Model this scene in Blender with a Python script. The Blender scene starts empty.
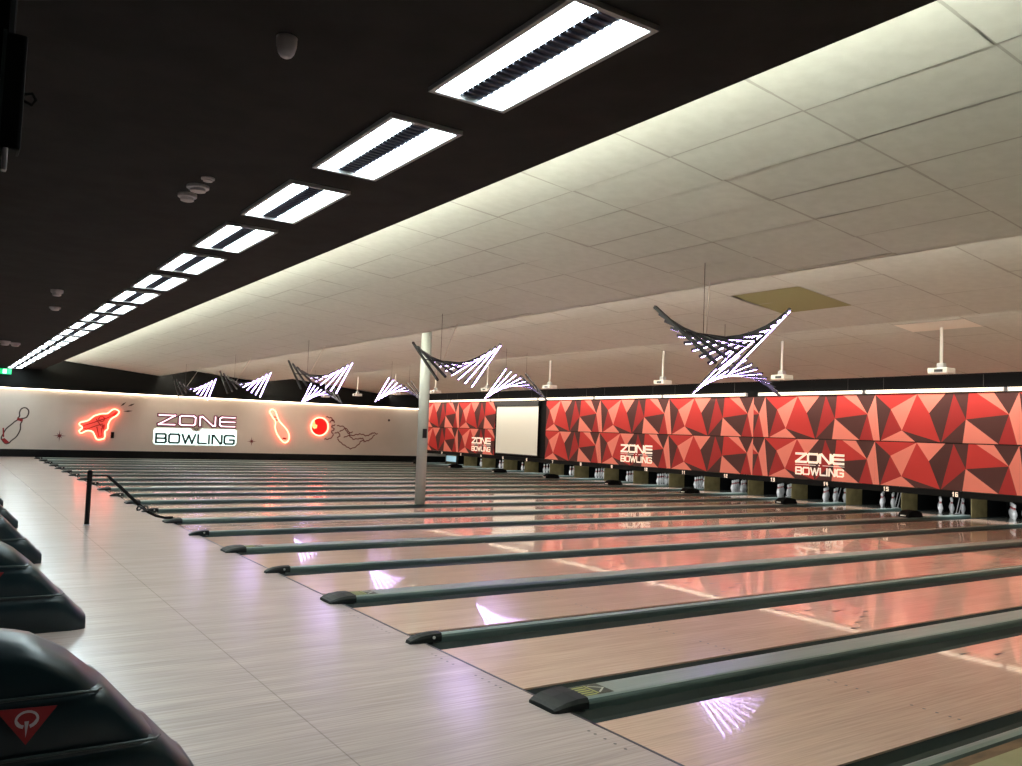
import bpy, bmesh, math, random
from mathutils import Vector, Matrix
random.seed(7)
S = bpy.context.scene
COL = S.collection
PITCH = 1.727                       # lane centre to lane centre
GW, GN = 0.366, 0.276               # half gap at a wide / narrow divider
YW = 34.55                          # far side wall
XP = 16.4                           # masking plane

# ------------------------------------------------------------------ materials
def lin(c):
    return tuple(((v/255.0)/12.92 if v/255.0 <= .04045 else ((v/255.0+.055)/1.055)**2.4) for v in c)+(1.0,)

def mat(name, rgb, rough=.5, metal=0.0, spec=.5, emit=None, es=0.0, coat=0.0, coat_rough=.05):
    m = bpy.data.materials.new(name); m.use_nodes = True
    b = m.node_tree.nodes['Principled BSDF']
    b.inputs['Base Color'].default_value = lin(rgb)
    b.inputs['Roughness'].default_value = rough
    b.inputs['Metallic'].default_value = metal
    b.inputs['Specular IOR Level'].default_value = spec
    b.inputs['Coat Weight'].default_value = coat
    b.inputs['Coat Roughness'].default_value = coat_rough
    if emit:
        b.inputs['Emission Color'].default_value = lin(emit)
        b.inputs['Emission Strength'].default_value = es
    return m

def noisy(m, rgb1, rgb2, scale=(1, 1, 1), nscale=5.0, detail=4, lo=.35, hi=.65, bump=0.0):
    """mix two colours by a stretched noise in object space"""
    nt = m.node_tree; b = nt.nodes['Principled BSDF']
    tc = nt.nodes.new('ShaderNodeTexCoord'); mp = nt.nodes.new('ShaderNodeMapping')
    mp.inputs['Scale'].default_value = scale
    nz = nt.nodes.new('ShaderNodeTexNoise'); nz.inputs['Scale'].default_value = nscale; nz.inputs['Detail'].default_value = detail
    rp = nt.nodes.new('ShaderNodeValToRGB')
    rp.color_ramp.elements[0].position = lo; rp.color_ramp.elements[0].color = lin(rgb1)
    rp.color_ramp.elements[1].position = hi; rp.color_ramp.elements[1].color = lin(rgb2)
    nt.links.new(tc.outputs['Object'], mp.inputs['Vector']); nt.links.new(mp.outputs['Vector'], nz.inputs['Vector'])
    nt.links.new(nz.outputs['Fac'], rp.inputs['Fac']); nt.links.new(rp.outputs['Color'], b.inputs['Base Color'])
    if bump:
        bp = nt.nodes.new('ShaderNodeBump'); bp.inputs['Strength'].default_value = bump; bp.inputs['Distance'].default_value = .01
        nt.links.new(nz.outputs['Fac'], bp.inputs['Height']); nt.links.new(bp.outputs['Normal'], b.inputs['Normal'])
    return m, nt, rp

M = {}
M['black_ceil'] = noisy(mat('black ceiling paint', (42, 41, 41), .9, spec=.1), (39, 38, 38), (45, 44, 44), nscale=3)[0]
M['black'] = mat('black paint', (14, 14, 14), .8, spec=.2)
M['blackgloss'] = mat('black plastic', (20, 22, 23), .4)
M['darkwall'] = mat('dark wall', (28, 28, 27), .9, spec=.1)
M['tile'] = noisy(mat('white ceiling tile', (198, 202, 196), .9, spec=.1), (195, 199, 193), (201, 205, 199), nscale=9)[0]
M['tgrid'] = mat('ceiling grid', (170, 172, 166), .8, spec=.1)
M['green_tile'] = mat('olive tile', (150, 150, 112), .9, spec=.1)
M['plate_tile'] = mat('clean white tile', (232, 228, 218), .8, spec=.1)
M['cream'] = noisy(mat('cream wall paint', (214, 200, 186), .8, spec=.2), (208, 195, 182), (218, 205, 192), nscale=.6)[0]
M['white_metal'] = mat('white metal', (225, 222, 214), .45)
M['grey_metal'] = mat('grey frame', (176, 176, 178), .5)
M['column'] = mat('column paint', (166, 174, 168), .5)
M['cap'] = noisy(mat('satin aluminium capping', (150, 165, 157), .32, metal=.05), (142, 157, 149), (158, 172, 164), scale=(.3, 6, 6), nscale=6)[0]
M['capedge'] = mat('capping edge', (80, 98, 94), .35, metal=.15)
M['gutter'] = mat('gutter plastic', (43, 55, 55), .4)
M['endcap'] = mat('black rubber end cap', (24, 29, 28), .55, spec=.35)
M['sticker'] = mat('sticker green black', (44, 52, 34), .4)
M['stickery'] = mat('sticker yellow print', (176, 180, 104), .4)
M['stickerw'] = mat('sticker white print', (210, 214, 200), .4)
M['mark'] = mat('dark inlay', (60, 44, 38), .4)
M['foul'] = mat('foul line', (46, 38, 48), .4)
M['pin'] = mat('pin white', (236, 238, 238), .25, coat=.5)
M['pinred'] = mat('pin red band', (170, 28, 34), .3)
M['olive'] = noisy(mat('kickback board', (112, 100, 62), .6), (100, 90, 54), (124, 112, 72), nscale=4)[0]
M['pit'] = mat('pit curtain', (16, 18, 18), .9, spec=.1)
M['pindeck'] = mat('pin deck', (120, 120, 112), .2, coat=.6)
M['P'] = mat('panel pale coral', (232, 134, 118), .6, spec=.2)
M['R'] = mat('panel red', (188, 54, 50), .6, spec=.2)
M['R2'] = mat('panel deep red', (158, 43, 42), .6, spec=.2)
M['D'] = mat('panel maroon', (78, 45, 42), .6, spec=.2)
M['logo'] = mat('logo white', (255, 244, 232), .5, emit=(255, 235, 215), es=.25)
M['screen'] = mat('screen fabric', (240, 240, 228), .9, spec=.1)
M['tube_warm'] = mat('warm tube', (255, 244, 222), .4, emit=(255, 234, 205), es=7.5)
M['bar'] = mat('strip light diffuser', (255, 246, 226), .4, emit=(255, 238, 206), es=.85)
M['cove'] = mat('cove tube', (255, 244, 222), .4, emit=(250, 250, 230), es=125.0)
M['troffer'] = mat('troffer diffuser', (255, 255, 255), .4, emit=(226, 245, 248), es=25.0)
M['louvre'] = mat('louvre blade', (62, 62, 74), .35, metal=.6)
M['lav'] = mat('lavender led', (240, 230, 255), .4, emit=(206, 176, 255), es=24.0)
M['rod'] = mat('rod housing', (24, 24, 27), .5)
M['cable'] = mat('cable', (214, 206, 196), .6)
M['dcable'] = mat('dark wire', (70, 66, 62), .6)
M['neon'] = mat('red neon', (255, 150, 120), .4, emit=(255, 108, 82), es=10)
M['neonpink'] = mat('pink white neon', (255, 225, 235), .4, emit=(255, 214, 228), es=1.5)
M['neonwhite'] = mat('white backlight', (235, 255, 250), .4, emit=(226, 255, 248), es=1.5)
M['maroon'] = mat('maroon letter', (112, 52, 68), .6)
M['slate'] = mat('dark slate letter', (40, 62, 60), .6)
M['ink'] = mat('painted dark red line', (110, 36, 32), .7)
M['inkdark'] = mat('painted dark line', (74, 58, 52), .7)
M['inkred'] = mat('painted red', (150, 24, 26), .7)
M['ballred'] = mat('bright red disc', (214, 22, 22), .5, emit=(220, 16, 14), es=.35)
M['ballhi'] = mat('highlight disc', (255, 214, 150), .5, emit=(255, 190, 120), es=.9)
M['gunpink'] = mat('painted pink', (236, 120, 112), .7)
M['green'] = mat('exit green', (0, 160, 90), .5, emit=(0, 190, 110), es=.9)
M['exitw'] = mat('exit white', (200, 255, 230), .5, emit=(190, 255, 225), es=1.2)
M['shell'] = mat('dark teal plastic', (13, 34, 39), .32, spec=.45)
M['emblem'] = mat('emblem red', (150, 22, 30), .5)
M['emblemw'] = mat('emblem grey', (196, 186, 190), .5)
M['detector'] = mat('detector plastic', (190, 184, 188), .5)
M['lens'] = mat('lens glass', (20, 22, 30), .1)
M['ledge'] = noisy(mat('ledge laminate', (176, 172, 128), .5), (168, 164, 120), (184, 180, 138), nscale=3)[0]
M['ledgeedge'] = noisy(mat('worn timber edge', (116, 90, 62), .6), (96, 74, 50), (132, 104, 74), scale=(1, 4, 4), nscale=4)[0]
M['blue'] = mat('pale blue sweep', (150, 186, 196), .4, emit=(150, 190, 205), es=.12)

def board_mat(name, base, dark, rough, coat, seams=(), crough=.03):
    """long boards running along X, fine streaks, board-to-board tone, dark seams across at given X"""
    m = mat(name, base, rough, coat=coat, coat_rough=crough)
    nt = m.node_tree; b = nt.nodes['Principled BSDF']; L = nt.links.new
    tc = nt.nodes.new('ShaderNodeTexCoord')
    mp = nt.nodes.new('ShaderNodeMapping'); mp.inputs['Scale'].default_value = (1.1, 38, 1)
    n1 = nt.nodes.new('ShaderNodeTexNoise'); n1.inputs['Scale'].default_value = 1.6; n1.inputs['Detail'].default_value = 5
    L(tc.outputs['Object'], mp.inputs['Vector']); L(mp.outputs['Vector'], n1.inputs['Vector'])
    mp2 = nt.nodes.new('ShaderNodeMapping'); mp2.inputs['Scale'].default_value = (.35, 9.5, 1)
    n2 = nt.nodes.new('ShaderNodeTexWhiteNoise'); n2.noise_dimensions = '2D'
    sn = nt.nodes.new('ShaderNodeVectorMath'); sn.operation = 'FLOOR'
    L(tc.outputs['Object'], mp2.inputs['Vector']); L(mp2.outputs['Vector'], sn.inputs[0]); L(sn.outputs['Vector'], n2.inputs['Vector'])
    rp = nt.nodes.new('ShaderNodeValToRGB')
    rp.color_ramp.elements[0].position = .33; rp.color_ramp.elements[0].color = lin(dark)
    rp.color_ramp.elements[1].position = .62; rp.color_ramp.elements[1].color = lin(base)
    L(n1.outputs['Fac'], rp.inputs['Fac'])
    hv = nt.nodes.new('ShaderNodeHueSaturation')
    ma = nt.nodes.new('ShaderNodeMath'); ma.operation = 'MULTIPLY_ADD'; ma.inputs[1].default_value = .09; ma.inputs[2].default_value = .955
    L(n2.outputs['Value'], ma.inputs[0]); L(ma.outputs['Value'], hv.inputs['Value']); L(rp.outputs['Color'], hv.inputs['Color'])
    out = hv.outputs['Color']
    if seams:
        sx = nt.nodes.new('ShaderNodeSeparateXYZ'); L(tc.outputs['Object'], sx.inputs['Vector'])
        for sxv in seams:
            c = nt.nodes.new('ShaderNodeMath'); c.operation = 'COMPARE'; c.inputs[1].default_value = sxv; c.inputs[2].default_value = .004
            L(sx.outputs['X'], c.inputs[0])
            mx = nt.nodes.new('ShaderNodeMix'); mx.data_type = 'RGBA'
            mf = nt.nodes.new('ShaderNodeMath'); mf.operation = 'MULTIPLY'; mf.inputs[1].default_value = .35
            L(c.outputs['Value'], mf.inputs[0]); L(mf.outputs['Value'], mx.inputs['Factor'])
            L(out, mx.inputs['A']); mx.inputs['B'].default_value = lin((70, 58, 54)); out = mx.outputs['Result']
    L(out, b.inputs['Base Color'])
    rr = nt.nodes.new('ShaderNodeMapRange'); rr.inputs['To Min'].default_value = rough; rr.inputs['To Max'].default_value = rough+.06
    L(n1.outputs['Fac'], rr.inputs['Value']); L(rr.outputs['Result'], b.inputs['Roughness'])
    return m
M['approach'] = board_mat('approach laminate', (216, 195, 185), (195, 174, 166), .22, .25, seams=(-1.42, -3.1), crough=.13)
M['lane'] = board_mat('oiled lane laminate', (250, 210, 184), (231, 190, 166), .13, .6)

# ------------------------------------------------------------------ mesh helpers
def obj(name, bm, mats, parent=None, smooth=False, loc=None):
    if not isinstance(mats, (list, tuple)): mats = [mats]
    bmesh.ops.recalc_face_normals(bm, faces=bm.faces[:])
    me = bpy.data.meshes.new(name); bm.to_mesh(me); bm.free()
    for m in mats: me.materials.append(m)
    if smooth:
        for p in me.polygons: p.use_smooth = True
    o = bpy.data.objects.new(name, me); COL.objects.link(o)
    if parent: o.parent = parent
    if loc: o.location = loc
    return o

def tag(o, label, cat, group=None):
    o['label'] = label; o['category'] = cat
    if group: o['group'] = group
    return o

def thing(name, label, cat, loc=(0, 0, 0), group=None):
    o = bpy.data.objects.new(name, None); COL.objects.link(o); o.location = loc; o.empty_display_size = .1
    return tag(o, label, cat, group)

def struct(name, bm, m, smooth=False):
    o = obj(name, bm, m, None, smooth); o['kind'] = 'structure'
    return o

def dup(root, loc, label, group=None):
    r = root.copy(); COL.objects.link(r); r.location = loc; r['label'] = label
    if group: r['group'] = group
    for ch in list(root.children):
        c = ch.copy(); COL.objects.link(c); c.parent = r
        for g in list(ch.children):
            d = g.copy(); COL.objects.link(d); d.parent = c
    return r

def box(bm, x0, x1, y0, y1, z0, z1, mi=0, bev=0):
    r = bmesh.ops.create_cube(bm, size=1.0)
    vs = r['verts']
    for v in vs:
        v.co = Vector(((x0+x1)/2+v.co.x*(x1-x0), (y0+y1)/2+v.co.y*(y1-y0), (z0+z1)/2+v.co.z*(z1-z0)))
    fs = set(f for v in vs for f in v.link_faces)
    for f in fs: f.material_index = mi
    if bev:
        es = list(set(e for v in vs for e in v.link_edges))
        bmesh.ops.bevel(bm, geom=es, offset=bev, segments=2, affect='EDGES', profile=.6, material=-1)
    return bm

def B(*a, **k): return box(bmesh.new(), *a, **k)

def quad(bm, pts, mi=0):
    f = bm.faces.new([bm.verts.new(p) for p in pts]); f.material_index = mi
    return f

def tube(bm, pts, r, n=8, closed=False, mi=0):
    pts = [Vector(p) for p in pts]; rings = []
    N = len(pts)
    for i, p in enumerate(pts):
        if closed: d = pts[(i+1) % N]-pts[i-1]
        else: d = pts[min(i+1, N-1)]-pts[max(i-1, 0)]
        d.normalize()
        up = Vector((0, 0, 1)) if abs(d.z) < .9 else Vector((0, 1, 0))
        a = d.cross(up).normalized(); b = d.cross(a)
        rr = r[i] if isinstance(r, (list, tuple)) else r
        rings.append([bm.verts.new(p+a*rr*math.cos(t)+b*rr*math.sin(t)) for t in [2*math.pi*k/n for k in range(n)]])
    for i in range(N if closed else N-1):
        A, Bq = rings[i], rings[(i+1) % N]
        for k in range(n):
            f = bm.faces.new([A[k], A[(k+1) % n], Bq[(k+1) % n], Bq[k]]); f.material_index = mi
    if not closed:
        f = bm.faces.new(rings[0]); f.material_index = mi
        f = bm.faces.new(rings[-1]); f.material_index = mi
    return bm

def lathe(bm, prof, n=20, cx=0, cy=0, mi=lambda z: 0):
    rings = []
    for r, z in prof:
        rings.append([bm.verts.new((cx+r*math.cos(2*math.pi*k/n), cy+r*math.sin(2*math.pi*k/n), z)) for k in range(n)])
    for i in range(len(rings)-1):
        for k in range(n):
            f = bm.faces.new([rings[i][k], rings[i][(k+1) % n], rings[i+1][(k+1) % n], rings[i+1][k]])
            f.material_index = mi((prof[i][1]+prof[i+1][1])/2)
    bm.faces.new(rings[0]); bm.faces.new(rings[-1])
    return bm

def prism(bm, pts2, fn, d0, d1, mi=0):
    """2-D polygon through fn(u,v,d) extruded from depth d0 to d1"""
    a = [bm.verts.new(fn(u, v, d0)) for u, v in pts2]; b = [bm.verts.new(fn(u, v, d1)) for u, v in pts2]
    fs = [bm.faces.new(a), bm.faces.new(b)]
    n = len(a)
    for i in range(n): fs.append(bm.faces.new([a[i], a[(i+1) % n], b[(i+1) % n], b[i]]))
    for f in fs: f.material_index = mi
    return bm

def stroke(bm, pts, w, fn, d0, d1, mi=0, closed=False):
    """flat pen stroke of width w along a 2-D polyline"""
    pts = [Vector(p) for p in pts]
    if closed: pts = pts+[pts[0]]
    for a, b in zip(pts[:-1], pts[1:]):
        d = b-a
        if d.length < 1e-6: continue
        d.normalize(); n = Vector((-d.y, d.x))*w/2; e = d*w/2*.92
        prism(bm, [tuple(a-e-n), tuple(b+e-n), tuple(b+e+n), tuple(a-e+n)], fn, d0, d1, mi)
    return bm

ORD = ['', 'first', 'second', 'third', 'fourth', 'fifth', 'sixth', 'seventh', 'eighth', 'ninth', 'tenth', 'eleventh', 'twelfth', 'thirteenth',
       'fourteenth', 'fifteenth', 'sixteenth', 'seventeenth', 'eighteenth', 'nineteenth', 'twentieth', 'twenty-first', 'twenty-second']
NUM = ['', 'one', 'two', 'three', 'four', 'five', 'six', 'seven', 'eight', 'nine', 'ten', 'eleven', 'twelve', 'thirteen', 'fourteen', 'fifteen',
       'sixteen', 'seventeen', 'eighteen', 'nineteen', 'twenty']

# ------------------------------------------------------------------ camera
cam = bpy.data.cameras.new('camera'); cam.sensor_width = 36; cam.lens = 847.5*36/1022; cam.clip_start = .05
co = bpy.data.objects.new('camera', cam); COL.objects.link(co)
yaw, pitch, roll = 0.979556, 0.0589127, 0.0367214
F = Vector((math.cos(yaw)*math.cos(pitch), math.sin(yaw)*math.cos(pitch), math.sin(pitch)))
r0 = F.cross(Vector((0, 0, 1))).normalized(); u0 = r0.cross(F)
RV = r0*math.cos(roll)+u0*math.sin(roll); UV = -r0*math.sin(roll)+u0*math.cos(roll)
mw = Matrix.Identity(4)
for i in range(3):
    mw[i][0] = RV[i]; mw[i][1] = UV[i]; mw[i][2] = -F[i]
mw[0][3], mw[1][3], mw[2][3] = -3.2283, -4.1867, 1.6465
co.matrix_world = mw
S.camera = co
S.view_settings.view_transform = 'Standard'; S.view_settings.look = 'None'; S.view_settings.exposure = .18
S.cycles.max_bounces = 8; S.cycles.diffuse_bounces = 4; S.cycles.glossy_bounces = 4
S.cycles.use_denoising = True
S.cycles.sample_clamp_indirect = 6.0
w = bpy.data.worlds.new('world'); S.world = w; w.use_nodes = True
w.node_tree.nodes['Background'].inputs['Color'].default_value = (.9, .85, .85, 1); w.node_tree.nodes['Background'].inputs['Strength'].default_value = .06

# ------------------------------------------------------------------ setting
struct('floor', B(-9, 0, -9, YW+.4, -.12, 0), M['approach'])
struct('floor', B(0, 20, -9, YW+.4, -.32, -.2), M['black'])
ZD = 3.5
struct('ceiling', B(-9, .09, -9, YW+.4, ZD, ZD+.12), M['black_ceil'])
struct('wall_front', B(-9.2, -9, -9, YW+.4, -.12, 4.6), M['darkwall'])
struct('wall_right', B(-9, 20, -9.2, -9, -.12, 4.8), M['darkwall'])
bm = bmesh.new(); box(bm, -9, 20, YW, YW+.3, .30, 2.72, 0)
wl = struct('wall_left', bm, M['cream'])
struct('wall_left', B(-9, 20, YW+.02, YW+.3, 2.72, 4.8), M['darkwall'])
struct('baseboard_left', B(-9, 20, YW-.12, YW+.3, -.2, .30), M['black'])
struct('wall_back', B(17.2, 17.4, -9, YW, .72, 4.8), M['black'])
struct('wall_back', B(19.5, 19.7, -9, YW, -.3, 1.0), M['pit'])
struct('ceiling', B(16.45, 19.5, -9, 32.85, .70, .74), M['pit'])  # roof added over the pits to keep tier light out
struct('ceiling', B(15.4, 17.3, -9, YW, 4.0, 4.1), M['black'])
struct('ceiling', B(-.2, 17.3, -9, YW+.3, 4.75, 4.8), M['darkwall'])
# top edge light of the cream wall: a thin ledge and a warm tube
struct('trim_1', B(-9, 17.2, YW-.10, YW, 2.72, 2.80), M['darkwall'])
bm = bmesh.new(); box(bm, -9, 17.1, YW-.07, YW-.02, 2.69, 2.715)
tag(obj('cove_light', bm, M['tube_warm']), 'warm strip light along the top of the cream side wall', 'light')

# sloping white tile tiers
TILE, RX = 1.24, .607
def tier(x0, x1, za, xa, sl, rowx, y_off, drop_tiles=()):
    """z = za + sl*(x-xa); rows end at rowx + n*RX"""
    z = lambda x: za+sl*(x-xa)
    bm = bmesh.new()
    rows = [x0]; n = math.ceil((x0-rowx)/RX+1e-6)
    while rowx+n*RX < x1-.02: rows.append(rowx+n*RX); n += 1
    rows.append(x1)
    ys = [-9]; k = math.ceil((-9-y_off)/TILE)
    while y_off+k*TILE < YW: ys.append(y_off+k*TILE); k += 1
    ys.append(YW+.02)
    g = .009
    rnd = random.Random(3)
    for a, b in zip(rows[:-1], rows[1:]):
        for c, d in zip(ys[:-1], ys[1:]):
            mx, my = (a+b)/2, (c+d)/2
            if any(p[0] < mx < p[1] and p[2] < my < p[3] for p in drop_tiles): continue
            t1, t2 = rnd.uniform(-.002, .004), rnd.uniform(-.003, .003)
            h = lambda x, s, e: z(x)+.006+s*t1+e*t2
            quad(bm, [(a+g, c+g, h(a, 1, 1)), (b-g, c+g, h(b, -1.8, 1)), (b-g, d-g, h(b, -1.8, -1)), (a+g, d-g, h(a, 1, -1))], 0)
    for a in rows: quad(bm, [(a-g*1.3, -9, z(a)+.008), (a+g*1.3, -9, z(a)+.008), (a+g*1.3, YW, z(a)+.008), (a-g*1.3, YW, z(a)+.008)], 1)
    for c in ys: quad(bm, [(x0, c-g*1.3, z(x0)+.007), (x1, c-g*1.3, z(x1)+.007), (x1, c+g*1.3, z(x1)+.007), (x0, c+g*1.3, z(x0)+.007)], 1)
    quad(bm, [(x0, -9, z(x0)+.05), (x1, -9, z(x1)+.05), (x1, YW, z(x1)+.05), (x0, YW, z(x0)+.05)], 1)
    struct('ceiling', bm, [M['tile'], M['tgrid']])
    return z
z1 = tier(.12, 4.53, 3.733, 2.61, -.1, 1.41, -.65)
GT = (6.475, 6.475+2*RX, 3.24, 3.24+TILE)
PT = (10.6, 10.6+RX, 3.15, 3.15+TILE)
z2 = tier(4.57, 8.87, 3.82, 6.33, -.1, 6.475, 3.24, [GT])
z3 = tier(8.93, 15.4, 3.76, 10.88, -.1, 10.6, 3.15, [PT])
# risers between the tiers
struct('trim_2', B(4.53, 4.57, -9, YW, 3.546, 4.06), M['tile'])
struct('trim_3', B(8.88, 8.92, -9, YW, 3.57, 4.0), M['tile'])
struct('trim_4', B(15.4, 15.43, -9, YW, 3.29, 4.05), M['black'])
bm = bmesh.new()
quad(bm, [(GT[0], GT[2], z2(GT[0])), (GT[1], GT[2], z2(GT[1])-.0), (GT[1], GT[3], z2(GT[1])), (GT[0], GT[3], z2(GT[0])+.03)], 0)
tag(obj('ceiling_tile', bm, M['green_tile']), 'olive green mismatched tile in the white ceiling above the nearest light sculpture', 'ceiling tile')
bm = bmesh.new()
quad(bm, [(PT[0], PT[2], z3(PT[0])-.002), (PT[1], PT[2], z3(PT[1])-.002), (PT[1], PT[3], z3(PT[1])-.002), (PT[0], PT[3], z3(PT[0])-.002)], 0)
tag(obj('ceiling_tile', bm, M['plate_tile']), 'clean bright ceiling tile around the pole of the rightmost projector', 'ceiling tile')
# cove tubes hidden above the edges of the dark ceiling and of tier one and two
bm = bmesh.new(); box(bm, -.06, -.01, -9, YW, ZD+.13, ZD+.17)
tag(obj('cove_light', bm, M['cove']), 'long cove tube along the edge of the black ceiling', 'light')
M['cove2'] = mat('cove tube dim', (255, 244, 222), .4, emit=(246, 238, 222), es=78)
bm = bmesh.new(); box(bm, 4.585, 4.615, -9, YW, 3.60, 3.63)
tag(obj('cove_light', bm, M['cove2']), 'long cove tube behind the lower edge of the first white ceiling tier', 'light')
bm = bmesh.new(); box(bm, 8.935, 8.965, -9, YW, 3.62, 3.65)
tag(obj('cove_light', bm, M['cove2']), 'long cove tube behind the lower edge of the second white ceiling tier', 'light')

# ------------------------------------------------------------------ lanes, gutters, dividers
def half_gap(k): return GW if k % 2 == 0 else GN
LANE_END = 19.45
def lane_arrow(bm, x, y):
    quad(bm, [(x-.09, y-.016, .0025), (x+.09, y, .0025), (x+.02, y+.0, .0025), (x-.09, y+.016, .0025)])
for k in range(-1, 19):
    n = 19-k
    ya, yb = PITCH*k+half_gap(k), PITCH*(k+1)-half_gap(k+1)
    yc = (ya+yb)/2
    where = {20: ', nearest the camera', 1: ', beside the cream wall'}.get(n, '')
    T = thing('bowling_lane', f'glossy pale timber bowling lane {NUM[n]}'+(where or f', {ORD[k+2]} from the camera'), 'bowling lane', (0, yc, 0), 'bowling lanes')
    hw = (yb-ya)/2
    obj('lane_bed', B(.008, 17.6, -hw, hw, -.15, 0), M['lane'], T)
    obj('pin_deck', B(17.6, LANE_END, -hw, hw, -.15, 0), M['pindeck'], T)
    for s, gname in ((1, 'far'), (-1, 'near')):
        bm = bmesh.new(); g0 = hw; g1 = hw+.229
        prof = [(g0+.229*t, -.012-.085*math.sin(math.pi*t)**.6) for t in [i/8 for i in range(9)]]
        for (a, za), (b, zb) in zip(prof[:-1], prof[1:]):
            quad(bm, [(.008, s*a, za), (LANE_END, s*a, za), (LANE_END, s*b, zb), (.008, s*b, zb)])
        obj('gutter', bm, M['gutter'], T, True)
    def dot(nm, x, y, r):
        bm = bmesh.new(); bmesh.ops.create_circle(bm, cap_ends=True, radius=r, segments=10, matrix=Matrix.Translation((x, y, .002)))
        obj(nm, bm, M['mark'], T)
    if k <= 3:
        for s in (-1, 1):
            for b_ in (3, 5, 8, 11, 14): dot('guide_dot', 2.05, s*(hw-b_*hw*2/39), .011)
        for b_ in range(-3, 4):
            bm = bmesh.new(); lane_arrow(bm, 4.6-.27*abs(b_), b_*hw*2*5/39); obj('guide_arrow', bm, M['mark'], T)
    if k <= 1:
        for s in (-1, 1):
            for b_ in (3, 5, 8, 11, 14): dot('approach_dot', -.11, s*(hw-b_*hw*2/39), .010)
bm = bmesh.new(); box(bm, -.012, .006, -1.78, YW-.13, -.16, .0015)
tag(obj('foul_line', bm, M['foul']), 'thin dark foul line between the approach and all the lanes', 'line')

def make_divider(k):
    wide = k % 2 == 0
    hc = .135 if wide else .045
    zt = .055
    nm = k+2
    T = thing('lane_divider', (f'wide grey capped lane divider, {ORD[nm]} divider from the camera' if wide else f'narrow grey lane divider, {ORD[nm]} divider from the camera'),
              'lane divider', (0, PITCH*k, 0), 'lane dividers')
    xe = 17.8
    bm = bmesh.new()
    prof = [(-hc, -.10), (-hc, .022), (-hc+.006, .034), (-hc+.018, .046), (-hc+.03, .053), (-hc*.4, zt), (hc*.4, zt), (hc-.03, .053), (hc-.018, .046), (hc-.006, .034), (hc, .022), (hc, -.10)]
    if not wide: prof = [(-hc, -.10), (-hc, .03), (-hc+.012, .046), (-.01, zt), (.01, zt), (hc-.012, .046), (hc, .03), (hc, -.10)]
    a = [bm.verts.new((.12, y, z)) for y, z in prof]; b = [bm.verts.new((xe, y, z)) for y, z in prof]
    mid = len(prof)//2
    for i in range(len(prof)-1):
        f = bm.faces.new([a[i], a[i+1], b[i+1], b[i]])
        f.material_index = 0 if (1 < i < len(prof)-3 if not wide else 2 < i < len(prof)-4) else 1
    bm.faces.new(a); bm.faces.new(b)
    obj('capping', bm, [M['cap'], M['capedge']], T)
    # rubber nose at the foul line
    bm = bmesh.new()
    wn = hc+.012
    xs = [(-.118, .004, .80), (-.112, .022, .88), (-.085, .036, .96), (-.03, .054, 1), (.06, .066, 1), (.14, .066, 1)] if wide else [(-.13, .004, .6), (-.122, .022, .72), (-.08, .042, .92), (-.03, .056, 1), (.06, .066, 1), (.14, .066, 1)]
    rings = []
    for x, h, f in xs:
        y = wn*f
        rings.append([bm.verts.new(p) for p in [(x, -y, 0), (x, -y, h*.6), (x, -y*.88, h*.95), (x, 0, h*1.06), (x, y*.88, h*.95), (x, y, h*.6), (x, y, 0)]])
    for A_, B_ in zip(rings[:-1], rings[1:]):
        for i in range(6): bm.faces.new([A_[i], A_[i+1], B_[i+1], B_[i]])
        bm.faces.new([A_[6], A_[0], B_[0], B_[6]])
    bm.faces.new(rings[0]); bm.faces.new(rings[-1])
    obj('end_cap', bm, M['endcap'], T, False)
    if not wide and k >= 0:
        bm = bmesh.new(); lathe(bm, [(.0, -.004), (.012, -.004), (.012, .004), (.0, .004)], 10)
        bmesh.ops.rotate(bm, verts=bm.verts[:], cent=(0, 0, 0), matrix=Matrix.Rotation(math.pi/2, 3, 'X'))
        bmesh.ops.translate(bm, verts=bm.verts[:], vec=(.07, -wn-.002, .036))
        obj('screw', bm, M['white_metal'], T)
    if wide and k in (0, 2, 4):
        bm = bmesh.new()
        fn = lambda u, v, d: (u, v, zt+.0015+d)
        prism(bm, [(.145, -.09), (.385, -.09), (.385, .09), (.145, .09)], fn, 0, .001, 0)
        for r in range(5): prism(bm, [(.16, .07-.035*r), (.255, .07-.035*r), (.255, .052-.035*r), (.16, .052-.035*r)], fn, .001, .0014, 1)
        prism(bm, [(.265, .075), (.28, .075), (.28, -.075), (.265, -.075)], fn, .001, .0014, 1)
        stroke(bm, [(.295, .06), (.37, 0), (.295, -.06)], .012, fn, .001, .0014, 2)
        obj('warning_sticker', bm, [M['sticker'], M['stickery'], M['stickerw']], T)
    return T
for k in range(-1, 20): make_divider(k)
# ledge past the last lane
bm = bmesh.new(); box(bm, .0, 19, -4.2, -1.87, -.2, .05, 0); box(bm, .0, 19, -1.87, -1.79, -.2, .046, 1)
tag(obj('side_ledge', bm, [M['ledge'], M['ledgeedge']]), 'pale olive ledge with worn timber edge past the nearest lane', 'ledge')
# low black humps on the wide dividers in front of the pins
for i, k in enumerate((4, 6, 8, 10, 12, 14, 16, 18)):
    bm = bmesh.new()
    prof = [(0, 0), (.03, .09), (.14, .15), (.36, .16), (.55, .12), (.62, 0)]
    prism(bm, prof, lambda u, v, d: (u, d, v), -.13, .13)
    bmesh.ops.bevel(bm, geom=bm.edges[:], offset=.012, segments=2, affect='EDGES')
    T = thing('ball_accelerator', f'low black ball return hump on the wide divider between lanes {NUM[19-k]} and {NUM[20-k]}', 'ball return cover', (15.1, PITCH*k, .0565), 'ball return humps')
    obj('hood', bm, M['pit'], T)
    obj('front_lamp', B(-.012, .02, -.06, .06, .03, .055, bev=.004), M['white_metal'], T)

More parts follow.
